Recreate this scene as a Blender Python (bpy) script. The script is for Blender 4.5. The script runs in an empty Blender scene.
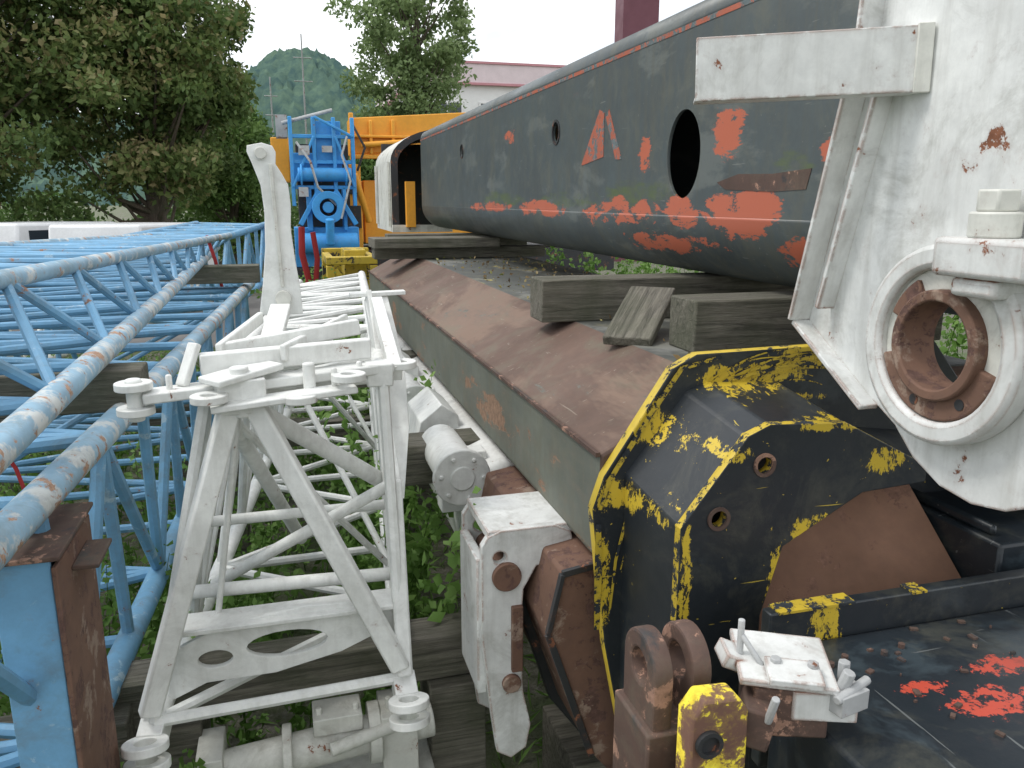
import bpy, math, random
import numpy as np
import bmesh
from mathutils import Vector, Matrix
random.seed(7); rng=np.random.default_rng(11)
H=2.4   # datum height above ground: coordinates below are written relative to it
sc=bpy.context.scene

# ---------------------------------------------------------------- materials
def nn(nt,t,**k):
    n=nt.nodes.new(t)
    for a,b in k.items(): setattr(n,a,b)
    return n
def newmat(name):
    m=bpy.data.materials.new(name); m.use_nodes=True
    nt=m.node_tree; nt.nodes.clear()
    out=nn(nt,'ShaderNodeOutputMaterial'); b=nn(nt,'ShaderNodeBsdfPrincipled')
    nt.links.new(b.outputs[0],out.inputs[0])
    return m,nt,b,out
def noise(nt,vec,scale,detail=6,rough=.6,dist=0):
    n=nn(nt,'ShaderNodeTexNoise'); n.inputs['Scale'].default_value=scale
    n.inputs['Detail'].default_value=min(detail,6); n.inputs['Roughness'].default_value=rough
    n.inputs['Distortion'].default_value=dist
    nt.links.new(vec,n.inputs['Vector']); return n.outputs['Fac']
def mr(nt,val,a,b,c=0,d=1,smooth=False):
    n=nn(nt,'ShaderNodeMapRange'); n.inputs[1].default_value=a;n.inputs[2].default_value=b
    n.inputs[3].default_value=c;n.inputs[4].default_value=d
    if smooth: n.interpolation_type='SMOOTHSTEP'
    nt.links.new(val,n.inputs[0]); return n.outputs[0]
def mth(nt,op,a,b=None):
    n=nn(nt,'ShaderNodeMath',operation=op)
    for i,x in enumerate((a,b)):
        if x is None: continue
        if isinstance(x,(int,float)): n.inputs[i].default_value=x
        else: nt.links.new(x,n.inputs[i])
    return n.outputs[0]
def mix(nt,fac,a,b,mode='MIX'):
    n=nn(nt,'ShaderNodeMix',data_type='RGBA',blend_type=mode)
    def put(s,x):
        if isinstance(x,(tuple,list)): s.default_value=(x[0],x[1],x[2],1)
        elif isinstance(x,(int,float)): s.default_value=x
        else: nt.links.new(x,s)
    put(n.inputs[0],fac); put(n.inputs[6],a); put(n.inputs[7],b)
    return n.outputs[2]
def mapping(nt,vo,scale,rot=(0,0,0)):
    ms=nn(nt,'ShaderNodeMapping'); ms.inputs['Scale'].default_value=scale; ms.inputs['Rotation'].default_value=rot; nt.links.new(vo,ms.inputs[0]); return ms.outputs[0]
def spotmask(nt,vo,spots,nz,th=.42,amp=3.4,soft=.10,top=1):
    f=None
    for (c,r) in spots:
        s=nn(nt,'ShaderNodeVectorMath',operation='SUBTRACT'); nt.links.new(vo,s.inputs[0]); s.inputs[1].default_value=(c[0],c[1],c[2]+H)
        q=nn(nt,'ShaderNodeVectorMath',operation='MULTIPLY'); nt.links.new(s.outputs[0],q.inputs[0]); q.inputs[1].default_value=(1/r[0],1/r[1],1/r[2])
        l=nn(nt,'ShaderNodeVectorMath',operation='LENGTH'); nt.links.new(q.outputs[0],l.inputs[0])
        k=mth(nt,'SUBTRACT',1.25,l.outputs['Value']); f=k if f is None else mth(nt,'MAXIMUM',f,k)
    f=mth(nt,'MAXIMUM',mth(nt,'MINIMUM',f,.6),-1.5)
    f=mth(nt,'ADD',f,mth(nt,'MULTIPLY',mth(nt,'SUBTRACT',nz,.5),amp))
    return mr(nt,f,th,th+soft,0,top)
def paint(name,col,chip=(.16,.065,.035),th=.62,rough=.45,scl=5,dirt=.35,second=None,th2=.6,scl2=2,edge=0,
          stretch=(1,1,1),bump=.25,spec=.4,streak=.0,spots=None,spotcol=None,spotscale=9,spotstretch=(1,1,1),scratch=None,scth=.7,moss=None,grime=0):
    m,nt,b,out=newmat(name)
    tc=nn(nt,'ShaderNodeTexCoord'); vo=tc.outputs['Object']; v=mapping(nt,vo,stretch)
    d1=noise(nt,vo,1.7,6,.65); d2=noise(nt,vo,23,5,.7)
    c=mix(nt,mr(nt,d1,.3,.7),tuple(x*(1-dirt) for x in col),tuple(min(1,x*1.08) for x in col))
    c=mix(nt,mr(nt,d2,.35,.75,0,.45),c,tuple(x*(1-dirt)*.8+.02 for x in col))
    if second is not None:
        n2=noise(nt,v,scl2,6,.68,.3); f2=mr(nt,n2,th2,th2+.06)
        c=mix(nt,f2,c,second)
    n1=noise(nt,v,scl,6,.72,.2); f=mr(nt,n1,th,th+.025)
    if streak>0:
        s=noise(nt,mapping(nt,vo,(9,9,.7)),3,5,.6); c=mix(nt,mr(nt,s,.48,.72,0,streak),c,tuple(x*.45+y*.5 for x,y in zip(col,(.12,.10,.05))))
    if grime>0:
        s=noise(nt,vo,4.5,6,.75,.6); c=mix(nt,mr(nt,s,.5,.68,0,grime),c,(.16,.155,.11))
    if scratch is not None:
        for rz,sn in ((.6,(3,70,70)),(-.5,(60,4,60))):
            s=noise(nt,mapping(nt,vo,sn,(rz,rz*1.3,rz*.7)),1,3,.5,.4); c=mix(nt,mr(nt,s,scth,scth+.02),c,scratch)
    if moss:
        nz=noise(nt,mapping(nt,vo,(1,.5,2)),7,6,.75,.3); c=mix(nt,spotmask(nt,vo,moss,nz,.4,3,.5,.75),c,(.10,.13,.045))
    if spots:
        nz=noise(nt,mapping(nt,vo,spotstretch),spotscale,6,.78,.3); c=mix(nt,spotmask(nt,vo,spots,nz),c,spotcol)
    if edge>0:
        bv=nn(nt,'ShaderNodeBevel'); bv.samples=3; bv.inputs[0].default_value=edge
        g=nn(nt,'ShaderNodeNewGeometry'); dp=nn(nt,'ShaderNodeVectorMath',operation='DOT_PRODUCT')
        nt.links.new(bv.outputs[0],dp.inputs[0]); nt.links.new(g.outputs['Normal'],dp.inputs[1])
        e=mr(nt,dp.outputs['Value'],.995,.9)
        ne=noise(nt,vo,14,5,.7); e=mth(nt,'MULTIPLY',e,mr(nt,ne,.41,.5)); f=mth(nt,'MAXIMUM',f,e)
    r2=noise(nt,vo,40,4,.7); chipc=mix(nt,mr(nt,r2,.35,.7),chip,tuple(min(1,x*1.9) for x in chip))
    halo=mr(nt,n1,th-.07,th,0,.35); c=mix(nt,halo,c,tuple(.5*x+.5*y for x,y in zip(col,chip)))
    c=mix(nt,f,c,chipc)
    nt.links.new(c,b.inputs['Base Color'])
    rr=mr(nt,d1,.3,.7,rough+.15,rough-.05); rr=mth(nt,'MAXIMUM',rr,mth(nt,'MULTIPLY',f,.85))
    nt.links.new(rr,b.inputs['Roughness']); b.inputs['Specular IOR Level'].default_value=spec
    bp=nn(nt,'ShaderNodeBump'); bp.inputs['Strength'].default_value=bump; bp.inputs['Distance'].default_value=.004
    hh=mth(nt,'ADD',mth(nt,'MULTIPLY',f,-.6),mth(nt,'MULTIPLY',d2,.5))
    nt.links.new(hh,bp.inputs['Height']); nt.links.new(bp.outputs[0],b.inputs['Normal'])
    return m

M={}
RED=(.46,.125,.07); YEL=(.6,.43,.04)
M['blue']=paint('blue_paint',(.19,.42,.64),th=.64,scl=11,dirt=.3,second=(.38,.53,.63),th2=.6,scl2=9,chip=(.2,.12,.09),grime=.4)
M['bluetop']=paint('blue_paint_worn',(.33,.53,.68),th=.575,scl=12,dirt=.3,second=(.6,.63,.62),th2=.52,scl2=8,chip=(.3,.19,.13),grime=.45)
M['white']=paint('white_paint',(.78,.79,.77),th=.635,scl=9,dirt=.3,edge=.010,streak=.45,grime=.4)
M['whitelat']=paint('white_lattice_paint',(.86,.87,.84),th=.665,scl=11,dirt=.22,streak=.3,grime=.22)
M['whitedirty']=paint('white_dirty_paint',(.74,.74,.68),th=.64,scl=9,dirt=.3,streak=.35,grime=.45)
BS=[((0,3.25,.19),(9,.06,.09)),((0,2.57,.24),(9,.11,.11)),((0,2.45,-.04),(9,.24,.10)),((0,2.92,-.04),(9,.13,.08)),((0,3.5,-.06),(9,.50,.07)),
    ((0,4.7,-.05),(9,.55,.05)),((0,6.1,-.05),(9,.8,.04)),((0,5.4,.40),(9,.16,.05)),((0,2.0,-.16),(9,.35,.06)),((0,3.15,-.17),(9,.45,.04)),((0,2.4,.05),(9,.12,.05)),((0,2.0,.14),(9,.07,.05))]
MS=[((0,3.3,.03),(9,.40,.06)),((0,4.3,.0),(9,.6,.06)),((0,2.2,.1),(9,.12,.06)),((0,5.6,.0),(9,.8,.06))]
M['boomslate']=paint('slate_paint',(.088,.108,.112),chip=(.30,.10,.06),th=.74,scl=5,dirt=.4,rough=.38,spec=.5,
                     stretch=(1,.5,1.3),second=(.12,.135,.13),th2=.55,scl2=2.6,streak=.5,spots=BS,spotcol=RED,spotscale=9,spotstretch=(1,.45,1.3),moss=MS,grime=.35,scratch=(.17,.18,.17),scth=.72)
M['rustface']=paint('rust_face',(.165,.105,.08),chip=(.10,.10,.085),th=.60,scl=4,dirt=.4,rough=.7,second=(.2,.135,.10),th2=.5,stretch=(1,.3,1),grime=.55,scratch=(.25,.2,.16),scth=.7)
M['greygreen']=paint('grey_green_face',(.17,.185,.155),chip=(.19,.12,.08),th=.585,scl=3.5,dirt=.4,rough=.6,stretch=(1,.4,1),streak=.6,grime=.5)
M['boomtop']=paint('boom_top_face',(.09,.095,.085),chip=(.24,.2,.06),th=.63,scl=4,dirt=.45,rough=.55,stretch=(1,.5,1),second=(.17,.17,.155),th2=.52,grime=.5)
FS=[((.80,0,-.76),(.06,9,.05)),((.775,0,-1.02),(.035,9,.15)),((.9,0,-.57),(.06,9,.06)),((1.38,0,-.415),(.13,9,.03)),((1.12,0,-.46),(.10,9,.035)),((1.55,0,-.42),(.10,9,.025)),
    ((1.43,0,-.64),(.07,9,.035)),((1.25,0,-.80),(.11,9,.035)),((.885,0,-.95),(.016,9,.22)),((1.15,0,-.93),(.04,9,.09)),((1.0,0,-.59),(.05,9,.02)),((1.3,0,-.535),(.15,9,.015)),((1.25,0,-.46),(.12,9,.03))]
M['black']=paint('black_paint',(.018,.023,.028),chip=(.5,.36,.03),th=.76,scl=5,dirt=.3,rough=.34,spec=.5,second=(.035,.042,.047),th2=.55,spots=FS,spotcol=YEL,spotscale=28,spotstretch=(1.4,1,.7),scratch=(.45,.34,.05),scth=.725,grime=.25)
DS=[((1.32,1.12,-.98),(.10,.05,9)),((1.45,1.22,-.98),(.09,.04,9)),((1.22,1.20,-.98),(.06,.025,9)),((1.5,1.02,-.98),(.08,.07,9)),((1.36,.98,-.98),(.06,.04,9)),((1.62,1.15,-.98),(.09,.05,9))]
M['deck']=paint('black_deck',(.016,.023,.03),chip=(.10,.06,.05),th=.7,scl=6,dirt=.3,rough=.32,spec=.5,second=(.04,.055,.065),th2=.54,spots=DS,spotcol=(.5,.075,.045),spotscale=34,scratch=(.12,.13,.13),scth=.70,grime=.3)
M['yellow']=paint('yellow_paint',(.66,.48,.05),chip=(.03,.03,.03),th=.56,scl=11,dirt=.35)
M['yellowrust']=paint('yellow_rusty',(.19,.10,.07),chip=(.6,.44,.04),th=.5,scl=14,dirt=.4,rough=.7)
M['rust']=paint('rust',(.2,.11,.075),chip=(.09,.05,.04),th=.55,scl=14,dirt=.45,rough=.8,bump=.5,second=(.3,.22,.17),th2=.56,scl2=9)
M['rustlight']=paint('rust_inner',(.36,.20,.13),chip=(.18,.10,.07),th=.56,scl=8,dirt=.4,rough=.8,bump=.4)
M['rustdark']=paint('rust_dark',(.115,.07,.055),chip=(.24,.14,.10),th=.57,scl=11,dirt=.45,rough=.75,second=(.05,.045,.045),th2=.55,scl2=5,grime=.3)
M['orange']=paint('orange_paint',(.85,.38,.035),th=.7,dirt=.2)
M['brightblue']=paint('bright_blue_paint',(.06,.36,.78),th=.66,dirt=.3,grime=.2)
M['redpaint']=paint('red_remnant_paint',RED,chip=(.085,.105,.108),th=.50,scl=15,dirt=.3)
M['yellowscr']=paint('yellow_scratch_paint',YEL,chip=(.018,.022,.026),th=.505,scl=30,dirt=.25)
M['steel']=paint('grey_steel',(.5,.51,.51),th=.6,scl=9,dirt=.4,rough=.5)
M['darkmetal']=paint('dark_metal',(.035,.037,.04),th=.6,scl=9,dirt=.4,rough=.5)
M['redstrap']=paint('red_strap',(.4,.03,.03),th=.7,rough=.8)
M['maroon']=paint('maroon_cladding',(.16,.05,.07),th=.9,dirt=.15)
M['wallwhite']=paint('render_white',(.78,.77,.76),th=.9,dirt=.05,bump=.05)
M['pinkroof']=paint('pale_pink_fascia',(.72,.6,.62),th=.9,dirt=.1,bump=.05)
M['redtrim']=paint('red_trim',(.55,.25,.28),th=.9,dirt=.1,bump=.05)
M['carwhite']=paint('car_white',(.78,.79,.8),th=.9,dirt=.08,rough=.25,bump=0)
M['carblue']=paint('car_dark',(.1,.12,.15),th=.9,dirt=.08,rough=.25,bump=0)
def flat(name,c,r):
    m,nt,b,o=newmat(name); b.inputs['Base Color'].default_value=(*c,1); b.inputs['Roughness'].default_value=r; return m
M['glass']=flat('window_glass',(.03,.04,.05),.08); M['rubber']=flat('rubber',(.02,.02,.02),.8)
def woodmat(name,col,axis=0):
    m,nt,b,o=newmat(name); tc=nn(nt,'ShaderNodeTexCoord')
    s=[22,22,22]; s[axis]=1.2; oi=nn(nt,'ShaderNodeObjectInfo')
    ad=nn(nt,'ShaderNodeVectorMath',operation='ADD'); nt.links.new(tc.outputs['Object'],ad.inputs[0]); nt.links.new(oi.outputs['Location'],ad.inputs[1])
    vo=ad.outputs[0]
    n=noise(nt,mapping(nt,vo,s),2.2,6,.75,.9); n2=noise(nt,vo,4,6,.6)
    c=mix(nt,mr(nt,n,.3,.7),tuple(x*.22 for x in col),tuple(x*1.4 for x in col))
    c=mix(nt,mr(nt,n2,.42,.65,0,.6),c,(.065,.075,.04))
    nt.links.new(c,b.inputs['Base Color']); b.inputs['Roughness'].default_value=.9
    bp=nn(nt,'ShaderNodeBump'); bp.inputs['Strength'].default_value=1; bp.inputs['Distance'].default_value=.012
    nt.links.new(n,bp.inputs['Height']); nt.links.new(bp.outputs[0],b.inputs['Normal']); return m
M['wood']=woodmat('weathered_wood',(.2,.185,.15),0)
M['bark']=woodmat('bark',(.14,.11,.085),2)
def leafmat(name,cols,trans=.35):
    m,nt,b,out=newmat(name)
    a=nn(nt,'ShaderNodeAttribute',attribute_name='tint')
    r=nn(nt,'ShaderNodeValToRGB'); el=r.color_ramp.elements
    while len(el)<len(cols): el.new(.5)
    for i,cc in enumerate(cols): el[i].position=i/(len(cols)-1); el[i].color=(*cc,1)
    nt.links.new(a.outputs['Fac'],r.inputs[0]); nt.links.new(r.outputs[0],b.inputs['Base Color'])
    b.inputs['Roughness'].default_value=.55; b.inputs['Specular IOR Level'].default_value=.3
    t=nn(nt,'ShaderNodeBsdfTranslucent'); nt.links.new(r.outputs[0],t.inputs[0])
    ms=nn(nt,'ShaderNodeMixShader'); ms.inputs[0].default_value=trans
    nt.links.new(b.outputs[0],ms.inputs[1]); nt.links.new(t.outputs[0],ms.inputs[2]); nt.links.new(ms.outputs[0],out.inputs[0])
    return m
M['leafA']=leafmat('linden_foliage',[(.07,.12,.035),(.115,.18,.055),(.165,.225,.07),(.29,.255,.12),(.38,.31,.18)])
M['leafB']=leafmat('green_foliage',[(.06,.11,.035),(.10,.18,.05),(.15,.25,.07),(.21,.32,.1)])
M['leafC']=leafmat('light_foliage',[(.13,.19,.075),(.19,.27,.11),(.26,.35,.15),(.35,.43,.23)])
M['weed']=leafmat('weed_foliage',[(.08,.155,.03),(.13,.25,.05),(.2,.35,.085),(.32,.48,.15)])
M['deadleaf']=leafmat('dead_leaves',[(.12,.08,.04),(.22,.15,.07),(.3,.24,.1),(.2,.24,.06)],.1)

# ---------------------------------------------------------------- builders
def empty(name):
    e=bpy.data.objects.new(name,None); e.empty_display_size=.2; sc.collection.objects.link(e); return e
class MB:
    def __init__(s): s.v=[];s.f=[];s.m=[]
    def add(s,vs,fs,mi=0):
        o=len(s.v); s.v+=[tuple(v) for v in vs]; s.f+=[tuple(i+o for i in f) for f in fs]; s.m+=[mi]*len(fs); return s
    def box(s,c,size,rot=(0,0,0),mi=0):
        R=Matrix.Rotation(rot[2],3,'Z')@Matrix.Rotation(rot[1],3,'Y')@Matrix.Rotation(rot[0],3,'X')
        c=Vector(c); vs=[]
        for x in(-.5,.5):
            for y in(-.5,.5):
                for z in(-.5,.5): vs.append(c+R@Vector((x*size[0],y*size[1],z*size[2])))
        return s.add(vs,[(0,1,3,2),(4,6,7,5),(0,4,5,1),(2,3,7,6),(0,2,6,4),(1,5,7,3)],mi)
    def b2(s,x0,x1,y0,y1,z0,z1,mi=0): return s.box(((x0+x1)/2,(y0+y1)/2,(z0+z1)/2),(abs(x1-x0),abs(y1-y0),abs(z1-z0)),mi=mi)
    def tube(s,p0,p1,r,n=12,r1=None,mi=0):
        p0=Vector(p0);p1=Vector(p1); r1=r if r1 is None else r1
        d=(p1-p0).normalized(); a=d.orthogonal().normalized(); b=d.cross(a)
        vs=[]
        for p,rr in((p0,r),(p1,r1)):
            for i in range(n):
                t=2*math.pi*i/n; vs.append(p+(a*math.cos(t)+b*math.sin(t))*rr)
        fs=[(i,(i+1)%n,n+(i+1)%n,n+i) for i in range(n)]+[tuple(range(n-1,-1,-1)),tuple(range(n,2*n))]
        return s.add(vs,fs,mi)
    def bar(s,p0,p1,w,h,mi=0):
        p0=Vector(p0);p1=Vector(p1);d=(p1-p0).normalized()
        up=Vector((0,0,1)) if abs(d.z)<.95 else Vector((0,1,0))
        a=d.cross(up).normalized(); b=a.cross(d)
        vs=[p+a*i*w/2+b*j*h/2 for p in(p0,p1) for i,j in((-1,-1),(1,-1),(1,1),(-1,1))]
        return s.add(vs,[(0,1,5,4),(1,2,6,5),(2,3,7,6),(3,0,4,7),(3,2,1,0),(4,5,6,7)],mi)
    def path(s,pts,rad,n=8,mi=0):
        pts=[Vector(p) for p in pts]
        rad=rad if isinstance(rad,(list,tuple)) else [rad]*len(pts)
        vs=[];a=None
        for k,p in enumerate(pts):
            d=(pts[min(k+1,len(pts)-1)]-pts[max(k-1,0)]).normalized()
            a=d.orthogonal().normalized() if a is None else (a-d*a.dot(d)).normalized()
            b=d.cross(a)
            for i in range(n):
                t=2*math.pi*i/n; vs.append(p+(a*math.cos(t)+b*math.sin(t))*rad[k])
        fs=[]
        for k in range(len(pts)-1):
            for i in range(n): fs.append((k*n+i,k*n+(i+1)%n,(k+1)*n+(i+1)%n,(k+1)*n+i))
        fs+=[tuple(range(n-1,-1,-1)),tuple(range((len(pts)-1)*n,len(pts)*n))]
        return s.add(vs,fs,mi)
    def prism(s,poly,vec,mi=0,caps=True,sidem=None):
        poly=[Vector(p) for p in poly]; n=len(poly); vec=Vector(vec)
        vs=poly+[p+vec for p in poly]
        for i in range(n):
            mm=mi if sidem is None else sidem[i]
            s.add([vs[i],vs[(i+1)%n],vs[n+(i+1)%n],vs[n+i]],[(0,1,2,3)],mm)
        if caps: s.add(vs[:n],[tuple(range(n-1,-1,-1))],mi); s.add(vs[n:],[tuple(range(n))],mi)
        return s
    def ring(s,c,axis,ro,ri,th,n=32,mi=0,a0=0,a1=360):
        c=Vector(c);d=Vector(axis).normalized()
        a=Vector((0,1,0)) if abs(d.x)>.9 else d.orthogonal().normalized(); b=d.cross(a);vs=[]
        full=a1-a0>=360; m=n if full else n+1
        for k,rr in((-.5,ro),(.5,ro),(.5,ri),(-.5,ri)):
            for i in range(m):
                t=math.radians(a0+(a1-a0)*i/n); vs.append(c+d*k*th+(a*math.cos(t)+b*math.sin(t))*rr)
        fs=[]
        for k in range(4):
            for i in range(n): fs.append((k*m+i,k*m+(i+1)%m,((k+1)%4)*m+(i+1)%m,((k+1)%4)*m+i))
        if not full: fs+=[(0,m,2*m,3*m),(m-1,2*m-1,3*m-1,4*m-1)]
        return s.add(vs,fs,mi)
    def obj(s,name,mats,parent=None,bevel=0,smooth=38,z=H,merge=True):
        me=bpy.data.meshes.new(name)
        me.from_pydata([(v[0],v[1],v[2]+z) for v in s.v],[],s.f)
        for i,p in enumerate(me.polygons): p.material_index=s.m[i]
        if not isinstance(mats,(list,tuple)): mats=[mats]
        for m in mats: me.materials.append(m)
        bm=bmesh.new(); bm.from_mesh(me)
        if merge: bmesh.ops.remove_doubles(bm,verts=bm.verts,dist=.00005)
        bmesh.ops.recalc_face_normals(bm,faces=bm.faces); bm.to_mesh(me); bm.free()
        me.shade_smooth(); me.set_sharp_from_angle(angle=math.radians(smooth))
        o=bpy.data.objects.new(name,me); sc.collection.objects.link(o)
        if parent: o.parent=parent
        if bevel:
            md=o.modifiers.new('bevel','BEVEL'); md.width=bevel; md.segments=2; md.limit_method='ANGLE'; md.angle_limit=math.radians(min(40,smooth))
        return o
def circ(cx,cy,r,n=32,ry=None,a0=0,a1=360):
    ry=r if ry is None else ry
    m=n if a1-a0>=360 else n+1
    return [(cx+r*math.cos(math.radians(a0+(a1-a0)*i/n)),cy+ry*math.sin(math.radians(a0+(a1-a0)*i/n))) for i in range(m)]
def plate(name,outline,holes,th,mat4,mats,parent=None,bev=.003,z=H):
    cu=bpy.data.curves.new(name,'CURVE'); cu.dimensions='2D'; cu.fill_mode='BOTH'
    for lp in [outline]+holes:
        sp=cu.splines.new('POLY'); sp.points.add(len(lp)-1)
        for i,(x,y) in enumerate(lp): sp.points[i].co=(x,y,0,1)
        sp.use_cyclic_u=True
    cu.extrude=max(th/2-bev,.0005); cu.bevel_depth=bev; cu.bevel_resolution=1; cu.offset=-bev
    ob=bpy.data.objects.new(name+'_c',cu); sc.collection.objects.link(ob)
    dg=bpy.context.evaluated_depsgraph_get(); me=bpy.data.meshes.new_from_object(ob.evaluated_get(dg))
    bpy.data.objects.remove(ob)
    if not isinstance(mats,(list,tuple)): mats=[mats]
    me.materials.clear()
    for m in mats: me.materials.append(m)
    for p in me.polygons: p.material_index=(1 if (len(mats)>1 and abs(p.normal.z)<.6) else 0)
    me.transform(Matrix.Translation((0,0,z))@mat4)
    me.shade_smooth(); me.set_sharp_from_angle(angle=math.radians(30))
    o=bpy.data.objects.new(name,me); sc.collection.objects.link(o)
    if parent: o.parent=parent
    return o
def XZ(y): return Matrix(((1,0,0,0),(0,0,-1,y),(0,1,0,0),(0,0,0,1)))
def YZ(x): return Matrix(((0,0,1,x),(1,0,0,0),(0,1,0,0),(0,0,0,1)))

# ---------------------------------------------------------------- camera / light / world
cam=bpy.data.cameras.new('camera'); co=bpy.data.objects.new('camera',cam); sc.collection.objects.link(co)
co.location=(0,0,H); co.rotation_euler=(math.radians(77.1),0,math.radians(-15.7)); cam.lens=28.27; cam.sensor_width=36
cam.clip_start=.05; cam.clip_end=4000; sc.camera=co
EL,AZ=math.radians(58),math.radians(-75)   # azimuth measured from +Y toward +X
sd=Vector((math.sin(AZ)*math.cos(EL),math.cos(AZ)*math.cos(EL),math.sin(EL)))
L=bpy.data.lights.new('sun','SUN'); L.energy=1.8; L.angle=math.radians(16); L.color=(1,.97,.92)
lo=bpy.data.objects.new('sun',L); sc.collection.objects.link(lo); lo.rotation_euler=(-sd).to_track_quat('-Z','Y').to_euler(); lo.location=(0,0,30)
w=bpy.data.worlds.new('World'); sc.world=w; w.use_nodes=True; nt=w.node_tree; nt.nodes.clear()
wo=nn(nt,'ShaderNodeOutputWorld'); bg=nn(nt,'ShaderNodeBackground'); bg.inputs[1].default_value=.15
sky=nn(nt,'ShaderNodeTexSky',sky_type='NISHITA'); sky.sun_disc=False; sky.sun_elevation=EL; sky.sun_rotation=AZ
tc=nn(nt,'ShaderNodeTexCoord')
n=noise(nt,mapping(nt,tc.outputs['Generated'],(1,1,3)),2.6,5,.55,.3)
cl=mix(nt,mr(nt,n,.38,.56,.55,1,True),sky.outputs[0],(9.6,9.8,10.0))
nt.links.new(cl,bg.inputs[0]); nt.links.new(bg.outputs[0],wo.inputs[0])
sc.view_settings.view_transform='Standard'; sc.view_settings.look='None'; sc.view_settings.exposure=0

# ---------------------------------------------------------------- ground
m,nt,b,o=newmat('yard_ground'); tc=nn(nt,'ShaderNodeTexCoord'); v=tc.outputs['Object']
a=noise(nt,v,.35,6,.65); g=noise(nt,v,60,4,.7); g2=noise(nt,v,9,6,.7)
c=mix(nt,mr(nt,g,.3,.7),(.10,.09,.07),(.28,.26,.22)); c=mix(nt,mr(nt,g2,.42,.62),c,(.08,.095,.045))
c=mix(nt,mr(nt,a,.48,.58),c,(.09,.13,.045))
nt.links.new(c,b.inputs['Base Color']); b.inputs['Roughness'].default_value=.95
bp=nn(nt,'ShaderNodeBump'); bp.inputs['Distance'].default_value=.03; nt.links.new(g,bp.inputs['Height']); nt.links.new(bp.outputs[0],b.inputs['Normal'])
MB().add([(-1500,-200,0),(1500,-200,0),(1500,2500,0),(-1500,2500,0)],[(0,1,2,3)]).obj('ground',m,z=0)
m,nt,b,o=newmat('asphalt'); tc=nn(nt,'ShaderNodeTexCoord'); v=tc.outputs['Object']
c=mix(nt,mr(nt,noise(nt,v,1,6,.7),.3,.7),(.09,.088,.085),(.17,.165,.16)); nt.links.new(c,b.inputs['Base Color']); b.inputs['Roughness'].default_value=.9
MB().add([(-60,14,.006),(60,14,.006),(60,21.5,.006),(-60,21.5,.006)],[(0,1,2,3)]).obj('yard_road',m,z=0)

# ---------------------------------------------------------------- hills
m,nt,b,o=newmat('forest_hill'); tc=nn(nt,'ShaderNodeTexCoord'); v=tc.outputs['Object']
c=mix(nt,mr(nt,noise(nt,v,.09,6,.75),.38,.62),(.02,.05,.025),(.085,.135,.06)); c=mix(nt,.17,c,(.22,.32,.42))  # second mix paints bluish distance haze into the forest colour
nt.links.new(c,b.inputs['Base Color']); b.inputs['Roughness'].default_value=1; b.inputs['Specular IOR Level'].default_value=0
NX,NY=420,70; vs=[];fs=[]
rn=rng.random((NY+1,NX+1))
for j in range(NY+1):
    for i in range(NX+1):
        x=-500+i*1000/NX; y=380+j*4
        h=72*math.exp(-((x-22)/60)**2)+50*math.exp(-((x+120)/130)**2)+40*math.exp(-((x-260)/150)**2)
        prof=1-math.exp(-(j/30)**1.5*2.2)
        vs.append((x,y,h*prof*1.02+rn[j,i]*6-3+2.0*math.sin(x*.21+y*.1)))
for j in range(NY):
    for i in range(NX):
        k=j*(NX+1)+i; fs.append((k,k+1,k+NX+2,k+NX+1))
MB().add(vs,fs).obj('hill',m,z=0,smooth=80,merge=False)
t=empty('lookout_tower'); MB().b2(24,27,520,523,72,81).tube((25.5,521.5,81),(25.5,521.5,86),.6).obj('tower_body',M['steel'],t,z=0)

# ---------------------------------------------------------------- foliage helpers
def leafmesh(name,P,size,tint,mat,parent=None,aspect=.55,up=0.0):
    n=len(P)
    d=rng.normal(size=(n,3)); d/=np.linalg.norm(d,axis=1)[:,None]
    e=rng.normal(size=(n,3)); e[:,2]+=up; e-=d*(e*d).sum(1)[:,None]; e/=np.linalg.norm(e,axis=1)[:,None]
    nrm=np.cross(d,e); s=np.asarray(size).reshape(-1,1)*np.ones((n,1))
    V=np.empty((n,4,3)); V[:,0]=P; V[:,1]=P+d*s*.45+e*s*aspect*.5+nrm*s*.08; V[:,2]=P+d*s; V[:,3]=P+d*s*.45-e*s*aspect*.5+nrm*s*.08
    F=np.empty((n,2,3),dtype=np.int32); b=np.arange(n)*4
    F[:,0]=np.stack([b,b+1,b+2],1); F[:,1]=np.stack([b,b+2,b+3],1)
    me=bpy.data.meshes.new(name); me.vertices.add(n*4); me.vertices.foreach_set('co',V.ravel())
    me.loops.add(n*6); me.loops.foreach_set('vertex_index',F.ravel()); me.polygons.add(n*2)
    me.polygons.foreach_set('loop_start',np.arange(0,n*6,3,dtype=np.int32)); me.polygons.foreach_set('loop_total',np.full(n*2,3,dtype=np.int32))
    me.update(calc_edges=True)
    at=me.attributes.new('tint','FLOAT','POINT'); at.data.foreach_set('value',np.repeat(np.clip(tint,0,1),4).astype(np.float32))
    me.materials.append(mat); o=bpy.data.objects.new(name,me); sc.collection.objects.link(o)
    if parent: o.parent=parent
    return o
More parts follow.
